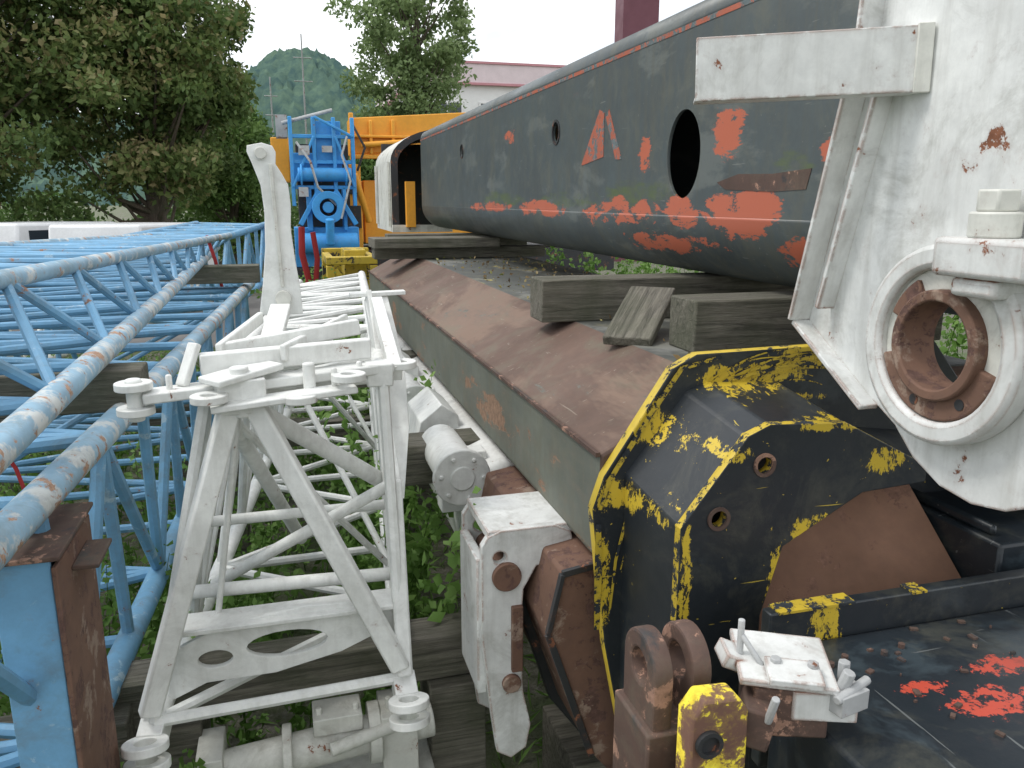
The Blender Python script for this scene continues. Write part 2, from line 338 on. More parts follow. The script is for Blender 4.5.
def tree(x,y,trunk_h,cz,rx,rz,nclu,per,leaf,mat,bias=.45,cr=(.5,1.0),tr=.25,seed=1):
    r=random.Random(seed); e=empty('tree'); mb=MB(); cl=[]
    for k in range(nclu):
        while True:
            p=Vector((r.uniform(-1,1),r.uniform(-1,1),r.uniform(-1,1)))
            l=p.length
            if .35<l<1: break
        p=p*(.75+.25*r.random())*(1+.13*math.sin(p.x*5+seed)+.09*math.cos(p.z*7+seed*2))
        cl.append(Vector((x+p.x*rx,y+p.y*rx,cz+p.z*rz)))
    base=Vector((x,y,0)); top=Vector((x+.2,y,cz))
    mb.path([base,Vector((x+.05,y,trunk_h*.5)),Vector((x-.05,y,trunk_h)),top,Vector((x,y,cz+rz*.7))],[tr*1.35,tr,tr*.85,tr*.5,tr*.12],10)
    for c in cl[::2]:
        s0=Vector((x,y,min(cz+rz*.4,max(trunk_h*.8,c.z-rz*.45)))); mid=(s0+c)/2+Vector((0,0,-.15*rz*r.random()))
        mb.path([s0,mid,c],[tr*.35,tr*.18,tr*.05],6)
    mb.obj('trunk_and_limbs',M['bark'],e,z=0)
    P=[];T=[]
    for c in cl:
        R=r.uniform(*cr); q=rng.normal(size=(per,3)); q/=np.linalg.norm(q,axis=1)[:,None]
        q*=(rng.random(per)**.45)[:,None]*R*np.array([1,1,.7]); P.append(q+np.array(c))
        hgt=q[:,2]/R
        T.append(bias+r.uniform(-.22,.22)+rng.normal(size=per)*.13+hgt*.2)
    P=np.vstack(P);T=np.concatenate(T)
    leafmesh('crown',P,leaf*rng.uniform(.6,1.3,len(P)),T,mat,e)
    return e
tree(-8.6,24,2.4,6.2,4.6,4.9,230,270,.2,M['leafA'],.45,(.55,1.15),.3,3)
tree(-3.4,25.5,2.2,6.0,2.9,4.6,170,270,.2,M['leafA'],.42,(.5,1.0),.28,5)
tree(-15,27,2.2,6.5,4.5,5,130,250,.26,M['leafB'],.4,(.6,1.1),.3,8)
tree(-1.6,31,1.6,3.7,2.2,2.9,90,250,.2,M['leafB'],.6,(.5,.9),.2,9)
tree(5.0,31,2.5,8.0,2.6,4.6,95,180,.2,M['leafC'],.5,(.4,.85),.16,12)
tree(7.5,52,2.5,5.0,3.2,3.4,90,200,.3,M['leafB'],.5,(.5,1.0),.2,13)
P=np.column_stack([rng.uniform(-22,9,24000),rng.uniform(33,35,24000),rng.random(24000)**.7*2.6]); P[:,2]*=(.8+.25*np.sin(P[:,0]*1.3))
leafmesh('hedge',P,.22*rng.uniform(.6,1.3,len(P)),.45+.3*rng.normal(size=len(P))*.5,M['leafB'])

# ---------------------------------------------------------------- weeds
def weeds(name,areas,density,hr,leaf=.05):
    e=empty(name); Pn=[];T=[];S=[];mb=MB()
    for (x0,x1,y0,y1,hm) in areas:
        for k in range(int((x1-x0)*(y1-y0)*density)):
            bx=random.uniform(x0,x1);by=random.uniform(y0,y1);h=random.uniform(*hr)*hm
            lx=random.gauss(0,.18)*h;ly=random.gauss(0,.18)*h;t0=random.uniform(.2,.8)
            n=max(6,int(h/.03))
            tt=np.linspace(.12,1,n); c=np.column_stack([bx+lx*tt**2,by+ly*tt**2,h*tt])
            rep=np.repeat(c,3,0)+rng.normal(size=(n*3,3))*.022
            Pn.append(rep);T.append(t0+rng.normal(size=n*3)*.12+np.repeat(tt,3)*.25-.15); S.append(np.repeat(leaf*(1.25-.6*tt),3)*rng.uniform(.6,1.3,n*3))
            if k%2==0: mb.path([(bx,by,0),(bx+lx*.25,by+ly*.25,h*.5),(bx+lx,by+ly,h)],[.004,.003,.0015],4)
    mb.obj('stems',M['weed'],e,z=0,merge=False)
    leafmesh('leaves',np.vstack(Pn),np.concatenate(S),np.concatenate(T),M['weed'],e,aspect=.6,up=1)
weeds('weed_patch',[(.28,.56,2.7,6.5,1.12),(-.5,.5,1.4,2.1,.45),(.3,.75,6.5,12,1.2)],65,(.35,1.4),.08)
weeds('weed_patch',[(-3.0,-.3,2.0,9,.95)],17,(.2,1.2),.06)
weeds('weed_patch',[(-.3,.3,2.7,8,.85)],22,(.2,1.1),.055)
weeds('weed_patch',[(2.7,5.5,4.5,9,2.2),(-6,-3,4,12,.8)],14,(.4,1.0),.08)
P=np.column_stack([rng.uniform(-6,3,38000),rng.uniform(1.2,14,38000),np.zeros(38000)])
leafmesh('grass',P,rng.uniform(.05,.16,38000),rng.uniform(.0,.7,38000),M['weed'],None,aspect=.12)

# ---------------------------------------------------------------- upper boom section (slate, ovoid)
X0,X1,ZT,ZB,Y0,Y1=1.5,2.55,.73,-.30,1.2,9.0
e=empty('crane_boom_section')
rt,rb=.10,.24
plate('side_plate',[(Y0,ZB+rb),(Y1,ZB+rb),(Y1,ZT-rt),(Y0,ZT-rt)],[circ(2.91,.17,.135,36,.165)[::-1],circ(4.43,.366,.055,24)[::-1],circ(6.9,.4,.05,24)[::-1]],.014,YZ(X0+.007),M['boomslate'],e,bev=.001)
MB().ring((X0-.001,4.43,.366),(1,0,0),.068,.054,.008,28).ring((X0-.001,6.9,.4),(1,0,0),.06,.05,.008,28).obj('hole_rims',M['darkmetal'],e)
prof=[(X0,ZT-rt)]
prof+= [(X0+rt-rt*math.cos(math.radians(a)),ZT-rt+rt*math.sin(math.radians(a))) for a in range(10,91,10)]
prof+= [(X1-rt+rt*math.sin(math.radians(a)),ZT-rt+rt*math.cos(math.radians(a))) for a in range(0,91,15)]
prof+= [(X1-rb+rb*math.cos(math.radians(a)),ZB+rb-rb*math.sin(math.radians(a))) for a in range(0,91,10)]
prof+= [(X0+rb-rb*math.sin(math.radians(a)),ZB+rb-rb*math.cos(math.radians(a))) for a in range(0,91,8)]+[(X0,ZB+rb)]
mb=MB(); n=len(prof); vs=[(x,y,z) for y in(Y0,Y1) for x,z in prof]
mb.add(vs,[(i,i+1,n+i+1,n+i) for i in range(n-1)])
o=mb.obj('shell',M['boomslate'],e); sm=o.modifiers.new('s','SOLIDIFY'); sm.thickness=.014; sm.offset=-1
MB().b2(X0-.002,X0+.001,2.4,Y1,ZT-rt-.012,ZT-rt+.006).obj('top_edge_wear',M['redpaint'],e)
dec=MB()
def dq(pts,mi=0): dec.prism([(X0-.0005,y,z) for y,z in pts],(-.0015,0,0),mi)
dq([(3.72,.20),(4.02,.17),(3.78,.42),(3.72,.40)]); dq([(3.50,.18),(3.57,.18),(3.70,.38),(3.66,.41)])
dec.obj('red_paint_remnants',M['redpaint'],e)
dq2=MB(); dq2.prism([(X0-.0005,y,z) for y,z in[(2.12,.03),(2.3,.025),(2.58,.035),(2.64,.06),(2.5,.085),(2.3,.08),(2.1,.09)]],(-.0015,0,0)); dq2.obj('rust_scar',M['rustdark'],e)

# far collar section
e=empty('boom_head_collar')
def arch(cx,zb,zs,r,n=18): return [(cx-r,zb)]+[(cx-r*math.cos(math.pi*i/n),zs+r*math.sin(math.pi*i/n)*.55) for i in range(n+1)]+[(cx+r,zb)]
ao=arch(1.90,-.36,.42,.68); ai=arch(1.90,-.36,.40,.60)
n=len(ao); vs=[(x,y,z) for y in(9.4,10.9) for x,z in ao]; mb=MB()
mb.add(vs,[(i,i+1,n+i+1,n+i) for i in range(n-1)]); 
vs=[(x,y,z) for y in(9.4,10.9) for x,z in ai]; mb.add(vs,[(i,i+1,n+i+1,n+i) for i in range(n-1)],1)
vs=[(x,9.4,z) for x,z in ao]+[(x,9.4,z) for x,z in ai]; mb.add(vs,[(i,i+1,n+i+1,n+i) for i in range(n-1)],1)
mb.b2(1.30,2.5,10.8,10.9,-.36,.70,1)
mb.b2(1.21,1.9,9.3,9.38,-.36,-.28,0); mb.b2(1.19,1.215,9.45,9.52,-.3,.42).b2(1.19,1.215,10.7,10.77,-.3,.42)
mb.obj('collar_shell',[M['whitedirty'],M['darkmetal']],e,merge=False)
MB().b2(1.36,1.46,9.2,9.3,-.3,.2).obj('orange_bracket',M['orange'],e)

# ---------------------------------------------------------------- lower boom section
e=empty('crane_boom_base_section')
pr=[(1.12,-.48),(2.0,-.48),(2.3,-.66),(2.3,-.97),(2.0,-1.3),(1.12,-1.3),(.775,-.96),(.775,-.66)]
mats=[M['boomtop'],M['rustface'],M['greygreen'],M['rustdark'],M['darkmetal']]
side=[0,1,2,3,3,3,2,1]
MB().prism([(x,1.9,z) for x,z in pr],(0,5.9,0),3,True,side).obj('box_body',mats,e,bevel=.012)
mb=MB(); mb.bar((.775-.004,1.9,-.66),(.775-.004,7.8,-.66),.012,.012); mb.obj('weld_seam',M['rustdark'],e)
FL=[(1.03,-.395),(1.78,-.385),(2.1,-.75),(2.1,-1.5),(1.9,-1.75),(.90,-1.75),(.79,-1.2),(.745,-.80),(.775,-.71),(.96,-.43)]
plate('end_flange',FL[::-1],[],.035,XZ(1.885),[M['black'],M['yellow']],e,bev=.004)
O2=[(.87,-1.75),(.865,-.76),(1.03,-.545),(1.09,-.52),(1.3,-.53),(1.56,-.68),(2.0,-.74),(2.0,-1.75)]
n=len(O2)
mb=MB(); vs=[(x-.03*(y>1.7),y,z+.05*(y>1.7)) for y in(1.63,1.87) for x,z in O2]
mb.add(vs,[(i,i+1,n+i+1,n+i) for i in range(n-1)])
mb.obj('hood_shell',M['black'],e,bevel=.006,smooth=18)
arch_out=[(.865,-1.7),(.865,-.76),(1.03,-.545),(1.09,-.52),(1.3,-.53),(1.56,-.665),(1.56,-.71),(1.37,-.72),(1.15,-.84),(1.10,-1.02),(1.10,-1.7)]
plate('hood_plate',arch_out[::-1],[circ(1.08,-.62,.022,20),circ(.965,-.745,.022,20)],.03,XZ(1.62),[M['black'],M['yellowscr']],e,bev=.003)
MB().ring((1.08,1.603,-.62),(0,1,0),.03,.021,.006,24).ring((.965,1.603,-.745),(0,1,0),.03,.021,.006,24).obj('hole_rims',M['rustdark'],e)
mb=MB(); mb.add([(1.10,1.645,-1.10),(1.71,1.50,-1.08),(1.71,1.86,-.77),(1.12,1.86,-.77)],[(0,1,2,3)])
mb.add([(1.09,1.64,-1.7),(1.09,1.64,-.72),(1.09,1.86,-.72),(1.09,1.86,-1.7)],[(0,1,2,3)])
mb.obj('inner_floor',M['rustlight'],e,merge=False)
MB().b2(1.72,2.7,1.50,2.7,-1.7,-.86).b2(1.74,1.76,1.55,2.6,-.86,-.83).obj('inner_block',M['deck'],e,bevel=.01)
mb=MB(); mb.prism([(.93,.35,-.985),(2.7,.35,-.985),(2.7,1.42,-.985),(1.02,1.42,-.985),(.93,1.2,-.985)],(0,0,-.5)); mb.obj('front_deck',M['deck'],e,bevel=.01)
mb=MB(); mb.b2(1.0,2.7,1.42,1.455,-1.3,-.905); mb.obj('deck_lip',[M['black']],e,bevel=.004)
MB().b2(1.02,1.22,1.415,1.46,-.907,-.901).b2(1.38,1.42,1.415,1.46,-.907,-.901).obj('lip_yellow_edge',M['yellowscr'],e)
mb=MB()
for k in range(4):
    x=1.08+.07*k+random.uniform(-.02,.02); y=1.34+random.uniform(-.05,.02); mb.tube((x,y,-.985),(x,y,-.975),.008,6)
for k in range(60):
    x=random.uniform(.96,1.9);y=random.uniform(.7,1.4); s=random.uniform(.003,.012); mb.box((x,y,-.983),(s*1.6,s,.006),(0,0,random.random()*3))
mb.obj('bolts_and_debris',M['rustdark'],e)
def ribbon(mb,pts,w,y):
    P=[Vector((x,y,z)) for x,z in pts]; vs=[]
    for i,p in enumerate(P):
        d=(P[min(i+1,len(P)-1)]-P[max(i-1,0)]).normalized(); nrm=Vector((-d.z,0,d.x)); ww=w*(.4+.6*math.sin(math.pi*(i+.5)/len(P)))
        vs+=[p+nrm*ww/2,p-nrm*ww/2]
    mb.add(vs,[(2*i,2*i+1,2*i+3,2*i+2) for i in range(len(P)-1)])
mb=MB()
def arc(cx,cz,r,a0,a1,n=14,k=1): return [(cx+r*math.cos(math.radians(a0+(a1-a0)*i/n)),cz+k*r*math.sin(math.radians(a0+(a1-a0)*i/n))) for i in range(n+1)]
for k in range(16):
    ribbon(mb,arc(1.30+random.uniform(-.1,.12),-.64+random.uniform(-.04,.03),.17+k*.010,95-random.uniform(0,35),165+random.uniform(-20,15),k=.8),.0045,1.8655-.00015*k)
ribbon(mb,[(.80,-1.12),(.815,-.95),(.85,-.80),(.93,-.66),(1.02,-.55),(1.12,-.47),(1.3,-.44),(1.5,-.46)],.012,1.8628)
ribbon(mb,[(.83,-.98),(.87,-.80),(.96,-.67),(1.06,-.56)],.006,1.8626)
ribbon(mb,[(.765,-1.15),(.765,-.98),(.762,-.84)],.022,1.8624)
ribbon(mb,[(.765,-.80),(.79,-.72),(.9,-.55),(.985,-.43),(1.1,-.405)],.016,1.8622)
mb.obj('yellow_scratches',M['yellowscr'],e,merge=False)
P=np.column_stack([rng.uniform(1.14,1.95,500),rng.uniform(2.0,7.5,500),np.full(500,H-.475)])
leafmesh('leaf_litter',P,rng.uniform(.012,.035,500),rng.random(500),M['deadleaf'],e,aspect=.6,up=2)
e2=empty('rusty_boom_collar')
pc=[(.70,-1.02),(.95,-.98),(1.9,-.98),(1.9,-1.85),(.98,-1.85),(.80,-1.62),(.66,-1.2)]
MB().prism([(x,1.96,z) for x,z in pc],(0,.9,0),0).obj('collar_body',M['rust'],e2,bevel=.01)
po=[(.675,-.995),(.95,-.96),(1.9,-.96),(1.9,-1.9),(.96,-1.9),(.775,-1.64),(.635,-1.2)]
mb=MB()
mb.prism([(x,2.28,z) for x,z in po],(0,.05,0),0)
mb.obj('collar_rim',M['darkmetal'],e2,bevel=.006)
mb=MB(); pe=pc
for i in (5,6,0):
    a=pe[i]; b_=pe[(i+1)%7]; mb.bar((a[0]-.004,1.957,a[1]),(b_[0]-.004,1.957,b_[1]),.014,.02)
mb.obj('collar_edge_bead',M['darkmetal'],e2,bevel=.002)

# ---------------------------------------------------------------- clevis + latch on left of deck
e=empty('clevis_bracket')
def lugshape(y0,z0,r,zb,w): return [(y0-w,zb)]+[(y0-r*math.cos(math.radians(a)),z0+r*math.sin(math.radians(a))) for a in range(-10,191,12)]+[(y0+w,zb)]
for x in(.635,.715):
    plate('lug',lugshape(1.28,-.88,.072,-1.25,.068)[::-1],[circ(1.28,-.88,.034,24)],.04,YZ(x),M['rustdark'],e,bev=.006)
MB().b2(.60,.74,1.2,1.36,-1.3,-.98).obj('clevis_base',M['rustdark'],e,bevel=.006)
mb=MB(); mb.prism([(.645,1.12,-1.25),(.645,1.12,-.90),(.67,1.12,-.865),(.74,1.12,-.87),(.76,1.12,-.90),(.765,1.12,-1.25)],(0,.055,0)); mb.obj('front_cheek',M['yellowrust'],e,bevel=.006)
mb=MB(); mb.ring((.68,1.115,-.95),(0,1,0),.026,.018,.01,20); mb.tube((.68,1.1195,-.95),(.68,1.1185,-.95),.018,20); mb.obj('cheek_bore',M['darkmetal'],e)
mb=MB(); mb.b2(.58,.64,1.06,1.12,-1.10,-1.0).b2(.50,.60,1.02,1.08,-1.12,-1.05); mb.obj('yellow_block',M['yellow'],e,bevel=.006)
mb=MB(); mb.tube((.61,1.055,-1.03),(.61,1.035,-1.03),.014,6).tube((.55,1.05,-1.05),(.55,1.05,-1.03),.014,6); mb.obj('block_bolts',M['rustdark'],e)
e=empty('latch_block')
mb=MB(); mb.box((.885,1.2,-.94),(.14,.13,.10),(0,0,-.35)); mb.box((.80,1.16,-.95),(.06,.08,.08),(0,.2,-.5)); mb.obj('latch_base',M['rustdark'],e,bevel=.006)
mb=MB(); mb.box((.885,1.21,-.873),(.18,.16,.014),(.1,.05,-.4)).box((.87,1.15,-.862),(.10,.07,.016),(.1,.05,-.4)).box((.80,1.25,-.872),(.05,.06,.03),(.1,.4,-.2)).box((.92,1.12,-.92),(.12,.012,.06),(0,0,-.35)); mb.obj('latch_plate',M['white'],e,bevel=.003)
mb=MB(); mb.tube((.81,1.24,-.88),(.81,1.24,-.79),.007,8).tube((.81,1.24,-.82),(.835,1.2,-.87),.006,8)
mb.tube((.95,1.12,-.9),(.96,1.11,-.85),.012,8).tube((.98,1.15,-.9),(.98,1.15,-.855),.012,6).tube((.8,1.12,-.93),(.8,1.10,-.87),.008,8)
mb.tube((.92,1.09,-.89),(1.01,1.12,-.88),.009,8); mb.box((.96,1.11,-.905),(.07,.04,.04),(0,0,.2)); mb.tube((.85,1.18,-.853),(.85,1.18,-.843),.011,6).tube((.91,1.15,-.855),(.91,1.15,-.845),.011,6); mb.obj('latch_bolts',M['steel'],e,bevel=.002)

# ---------------------------------------------------------------- white head plate, upper right
e=empty('boom_head_bracket')
PX=1.25; HC=(1.255,-.275)
out=[(1.715,-.296),(1.705,-.25),(1.56,.32),(1.50,1.2),(.4,1.2),(.4,.1),(.70,-.10),(.88,-.36)]
out=out+[(1.18+.275*math.cos(math.radians(a)),-.295+.28*math.sin(math.radians(a))) for a in (215,235,252,268,285,303,320)]+[(1.5,-.42)]
plate('side_plate',out[::-1],[circ(HC[0],HC[1],.088,32,.10)],.03,YZ(PX+.015),M['white'],e,bev=.004)
MB().ring((PX-.025,*HC),(1,0,0),.195,.15,.055,48).obj('boss_ring',M['white'],e,bevel=.01)
MB().ring((PX-.016,*HC),(1,0,0),.152,.105,.03,48).obj('boss_face',M['whitedirty'],e,bevel=.004)
MB().ring((PX-.012,*HC),(1,0,0),.108,.086,.09,40).ring((PX-.026,*HC),(1,0,0),.148,.10,.034,20,a0=195,a1=345).ring((PX-.026,*HC),(1,0,0),.140,.10,.03,8,a0=20,a1=60).obj('rusty_bushing',M['rust'],e,bevel=.004)
mb=MB()
for a in(235,290): 
    y=HC[0]+.124*math.cos(math.radians(a)); z=HC[1]+.124*math.sin(math.radians(a)); mb.tube((PX-.0425,y,z),(PX-.0445,y,z),.011,16)
mb.obj('keeper_holes',M['darkmetal'],e)
MB().b2(PX-.10,PX,1.03,1.235,-.135,-.065).b2(PX-.085,PX-.0,1.1,1.2,-.17,-.135).obj('bolt_block',M['white'],e,bevel=.010)
MB().tube((PX-.05,1.15,-.065),(PX-.05,1.15,-.02),.042,28).tube((PX-.05,1.15,-.02),(PX-.05,1.15,.018),.037,6).obj('clamp_bolt',M['whitedirty'],e,bevel=.004)
def strip(name,p0,p1,w,h,mat):
    MB().bar((PX-.02,*p0),(PX-.02,*p1),w,h).obj(name,mat,e,bevel=.003)
strip('edge_flange',(1.72,-.29),(1.56,.33),.07,.012,M['white'])
strip('stiffener_rib',(1.63,-.25),(1.49,.25),.05,.014,M['white'])
strip('stiffener_rib_2',(1.56,.33),(1.5,1.2),.07,.012,M['white'])
strip('lower_edge_flange',(1.72,-.295),(1.45,-.45),.05,.012,M['white'])
mb=MB(); a=Vector((.845,1.60,.262)); b_=Vector((1.25,1.40,.272)); d=(b_-a).normalized()
mb.bar(a,b_,.008,.125); nrm=Vector((d.y,-d.x,0)); 
for s in(.0585,-.0585): mb.bar(a-nrm*.03+Vector((0,0,s)),b_-nrm*.03+Vector((0,0,s)),.06,.008)
mb.obj('channel_arm',M['white'],e,bevel=.002)
mb=MB(); mb.bar(a+d*.005-nrm*.03,a+d*.012-nrm*.03,.052,.108); mb.bar(b_-d*.03+nrm*.008,b_+d*.0+nrm*.008,.01,.13); mb.obj('arm_end_plate',M['whitedirty'],e,bevel=.002)

# ---------------------------------------------------------------- timber dunnage
def timber(x0,x1,y0,y1,z0,z1,rot=0,rx=0,ry=0):
    o=MB().box((0,0,0),(x1-x0,y1-y0,z1-z0)).obj('timber_beam',M['wood'],None,bevel=.006,z=0)
    o.location=((x0+x1)/2,(y0+y1)/2,(z0+z1)/2+H); o.rotation_euler=(rx,ry,rot); return o
timber(.98,2.2,3.02,3.2,-.48,-.31,rot=-.03); timber(1.24,2.2,2.27,2.45,-.48,-.31)
timber(1.02,1.42,2.55,2.72,-.42,-.385,rot=.9,ry=-.35)
timber(.72,2.2,6.75,6.95,-.48,-.39); timber(.70,1.75,6.6,6.98,-.385,-.305,rot=.03); timber(.9,2.2,7.3,7.5,-.48,-.3)
for y in(2.6,5.6):
    timber(-.62,.70,y-.08,y+.08,-1.66,-1.50,rot=.02)
    for x in(-.45,.5): timber(x-.1,x+.1,y-.12,y+.12,-2.4,-1.665)
timber(.42,2.2,3.3,3.5,-1.2,-1.02,rot=.04); timber(.35,2.2,5.2,5.4,-1.2,-1.0)
timber(-2.4,-.48,2.85,3.0,-.69,-.55); timber(-2.4,-.2,6.9,7.1,-.66,-.52); timber(-2.4,-.55,2.4,2.55,-1.72,-1.56); timber(-2.4,-.3,6.5,6.7,-1.7,-1.56)
for x in(-2.0,-.75):
    for y in(2.47,6.6): timber(x-.12,x+.12,y-.12,y+.12,-2.4,-1.73)
timber(1.1,2.2,2.6,2.8,-2.1,-1.9); timber(.95,2.2,2.5,2.9,-2.4,-2.11); timber(.8,2.2,5.9,6.1,-2.4,-1.62)

# ---------------------------------------------------------------- lattice helper
def lerp(a,b,t): return Vector(a)+(Vector(b)-Vector(a))*t
def lattice(mb,A,B,n,r,mi=0,posts=True,phase=0):
    for i in range(n):
        t0,t1=i/n,(i+1)/n
        if (i+phase)%2==0: mb.tube(lerp(*A,t0),lerp(*B,t1),r,8,mi=mi)
        else: mb.tube(lerp(*B,t0),lerp(*A,t1),r,8,mi=mi)
        if posts: mb.tube(lerp(*A,t0),lerp(*B,t0),r,8,mi=mi)
e=empty('blue_lattice_section')
A1=((-.86,1.3,-.20),(-.53,9,-.36)); A2=((-.58,1.2,-.50),(-.68,9.2,-.49))
A3=((-2.0,1.3,-.17),(-1.3,9,-.36)); A4=((-2.0,1.3,-.52),(-1.35,9,-.5))
mb=MB()
for c,r in((A1,.03),(A3,.03),(A2,.037),(A4,.034)): mb.tube(*c,r,16,mi=1)
lattice(mb,A1,A2,22,.016,posts=False); lattice(mb,A3,A4,22,.016,posts=False); lattice(mb,A1,A3,16,.016); lattice(mb,A2,A4,16,.016)
mb.obj('chords_and_lacing',[M['blue'],M['bluetop']],e)
e=empty('blue_lattice_section')
B1=((-.625,1.45,-.69),(-.30,7.6,-.73)); B2=((-.66,1.75,-1.5),(-.34,7.6,-1.5)); B3=((-2.1,1.75,-.71),(-1.75,7.6,-.73)); B4=((-2.1,1.75,-1.5),(-1.75,7.6,-1.5))
mb=MB()
for c,r in((B1,.042),(B3,.042),(B2,.042),(B4,.042)): mb.tube(*c,r,16,mi=1 if c is B1 else 0)
lattice(mb,B1,B2,11,.021); lattice(mb,B3,B4,11,.021); lattice(mb,B1,B3,11,.021); lattice(mb,B2,B4,11,.021,phase=1); lattice(mb,B1,B4,5,.016,posts=False)
mb.obj('chords_and_lacing',[M['blue'],M['bluetop']],e)
mb=MB(); mb.b2(-.665,-.545,1.88,1.892,-1.9,-.785).b2(-.665,-.655,1.895,2.2,-1.9,-.785).b2(-.665,-.545,2.19,2.20,-1.9,-.785); mb.obj('end_post_web',M['blue'],e,bevel=.003)
mb=MB(); mb.b2(-.542,-.530,1.87,2.2,-1.9,-.80); mb.obj('end_post_flange',M['rust'],e,bevel=.003)
mb=MB(); mb.b2(-.675,-.52,1.86,2.21,-.782,-.77).b2(-.53,-.47,1.98,2.14,-.86,-.848); mb.obj('end_post_cap',M['rustdark'],e,bevel=.003)
e=empty('grey_lattice_section')
C1=((-3.4,5,-.8),(-1.2,14,-.7));C2=((-4.4,5,-.8),(-2.2,14,-.7));C3=((-3.4,5,-1.6),(-1.2,14,-1.6));C4=((-4.4,5,-1.6),(-2.2,14,-1.6))
mb=MB()
for c in(C1,C2,C3,C4): mb.tube(*c,.045,12)
for a,b_ in((C1,C2),(C1,C3),(C2,C4),(C3,C4)): lattice(mb,a,b_,12,.025)
mb.obj('chords_and_lacing',M['whitedirty'],e)
e=empty('blue_lattice_section')
C1=((-.9,9.8,-.5),(-.2,15,-.4));C2=((-2.1,9.8,-.5),(-1.4,15,-.4));C3=((-.9,9.8,-1.4),(-.2,15,-1.3));C4=((-2.1,9.8,-1.4),(-1.4,15,-1.3))
mb=MB()
for c in(C1,C2,C3,C4): mb.tube(*c,.05,12)
for a,b_ in((C1,C2),(C1,C3),(C2,C4),(C3,C4)): lattice(mb,a,b_,7,.028)
mb.obj('chords_and_lacing',M['blue'],e)

# ---------------------------------------------------------------- white lattice jib
e=empty('white_lattice_jib')
T1=((-.24,2.42,-.55),(.10,6.2,-.60)); T2=((.27,2.42,-.53),(.56,6.2,-.55)); L1=((-.44,2.25,-1.47),(.02,6.2,-1.45)); L2=((.285,2.28,-1.47),(.60,6.2,-1.45))
mb=MB()
for c in(T1,T2): mb.tube(*c,.028,14)
for c in(L1,L2): mb.tube(*c,.032,14)
lattice(mb,T1,T2,11,.016); lattice(mb,T1,L1,8,.018); lattice(mb,T2,L2,8,.018,phase=1); lattice(mb,L1,L2,8,.018); lattice(mb,T1,L2,5,.014,posts=False)
mb.tube((-.12,2.36,-.58),(.31,2.7,-.98),.028,12); mb.tube((-.2,2.4,-.58),(.0,3.3,-1.4),.025,12)
mb.tube((.30,2.5,-.9),(-.3,2.75,-1.3),.02,12); mb.tube((-.36,2.5,-1.2),(.29,2.5,-1.22),.022,12); mb.tube((-.3,2.7,-1.05),(.29,2.7,-1.05),.018,12)
mb.obj('chords_and_lacing',M['whitelat'],e)
mb=MB()
mb.bar((-.17,2.33,-.56),(-.45,2.24,-1.44),.045,.06); mb.bar((-.11,2.33,-.56),(.275,2.25,-1.42),.045,.06)
mb.bar((-.155,2.40,-.60),(-.27,2.44,-1.30),.018,.08); mb.bar((.29,2.42,-.86),(.285,2.26,-1.45),.05,.05)
mb.obj('front_a_frame_legs',M['whitelat'],e,bevel=.008)
g=[(-.42,-1.47),(-.38,-1.30),(-.25,-1.24),(0,-1.21),(.2,-1.22),(.29,-1.27),(.29,-1.42),(.20,-1.34),(.10,-1.38),(-.1,-1.42),(-.3,-1.42)]
def ell(cx,cz,a,b): return [(cx+a*math.cos(t/20*6.283),cz+b*math.sin(t/20*6.283)) for t in range(20)]
plate('arched_gusset',g[::-1],[ell(-.27,-1.345,.05,.028),ell(-.06,-1.325,.12,.042)],.02,XZ(2.34),M['whitelat'],e)
MB().b2(-.40,.29,2.30,2.42,-1.245,-1.23).obj('gusset_flange',M['whitelat'],e,bevel=.003)
mb=MB()
for (x,y,z) in((-.455,2.17,-1.49),(.285,2.17,-1.49),(.285,2.17,-1.55),(-.455,2.17,-1.55)): mb.ring((x,y,z),(0,.25,1),.062,.030,.026,28)
mb.bar((-.45,2.22,-1.52),(-.44,2.3,-1.49),.07,.08); mb.bar((.285,2.22,-1.52),(.285,2.3,-1.49),.07,.08)
for (x,y,z) in((-.42,2.36,-.50),(-.42,2.36,-.57),(-.22,2.28,-.53),(.16,2.32,-.5),(.02,2.30,-.55),(.33,2.46,-.50)): mb.ring((x,y,z),(0,0,1),.05,.022,.022,24)
mb.obj('pin_eyes',M['whitelat'],e,bevel=.003)
mb=MB()
mb.bar((-.40,2.37,-.535),(.30,2.45,-.50),.09,.03); mb.bar((-.22,2.29,-.56),(.18,2.33,-.535),.08,.02); mb.bar((-.22,2.30,-.49),(-.05,2.42,-.47),.11,.02)
mb.bar((-.25,2.42,-.46),(.24,2.50,-.45),.05,.06); mb.box((-.14,2.36,-.54),(.13,.11,.10),(0,0,.1)); mb.box((.26,2.44,-.52),(.08,.08,.07))
mb.tube((-.42,2.36,-.60),(-.42,2.36,-.48),.022,16); mb.tube((-.14,2.33,-.6),(-.14,2.33,-.455),.026,16); mb.tube((.05,2.36,-.56),(.05,2.36,-.46),.018,12)
mb.bar((-.2,2.5,-.44),(.22,2.62,-.40),.03,.05); mb.bar((-.08,2.55,-.5),(-.02,2.95,-.37),.07,.03)
mb.bar((-.30,2.39,-.515),(-.26,2.43,-.40),.04,.02); mb.bar((-.02,2.42,-.44),(.20,2.9,-.42),.02,.05); mb.bar((-.2,2.46,-.43),(-.09,2.92,-.40),.02,.04)
for x,y in((-.2,2.33),(-.1,2.35),(.12,2.34),(.2,2.42),(-.33,2.37)): mb.tube((x,y,-.53),(x,y,-.475),.010,6)
mb.obj('head_crosspiece',M['whitelat'],e,bevel=.005)
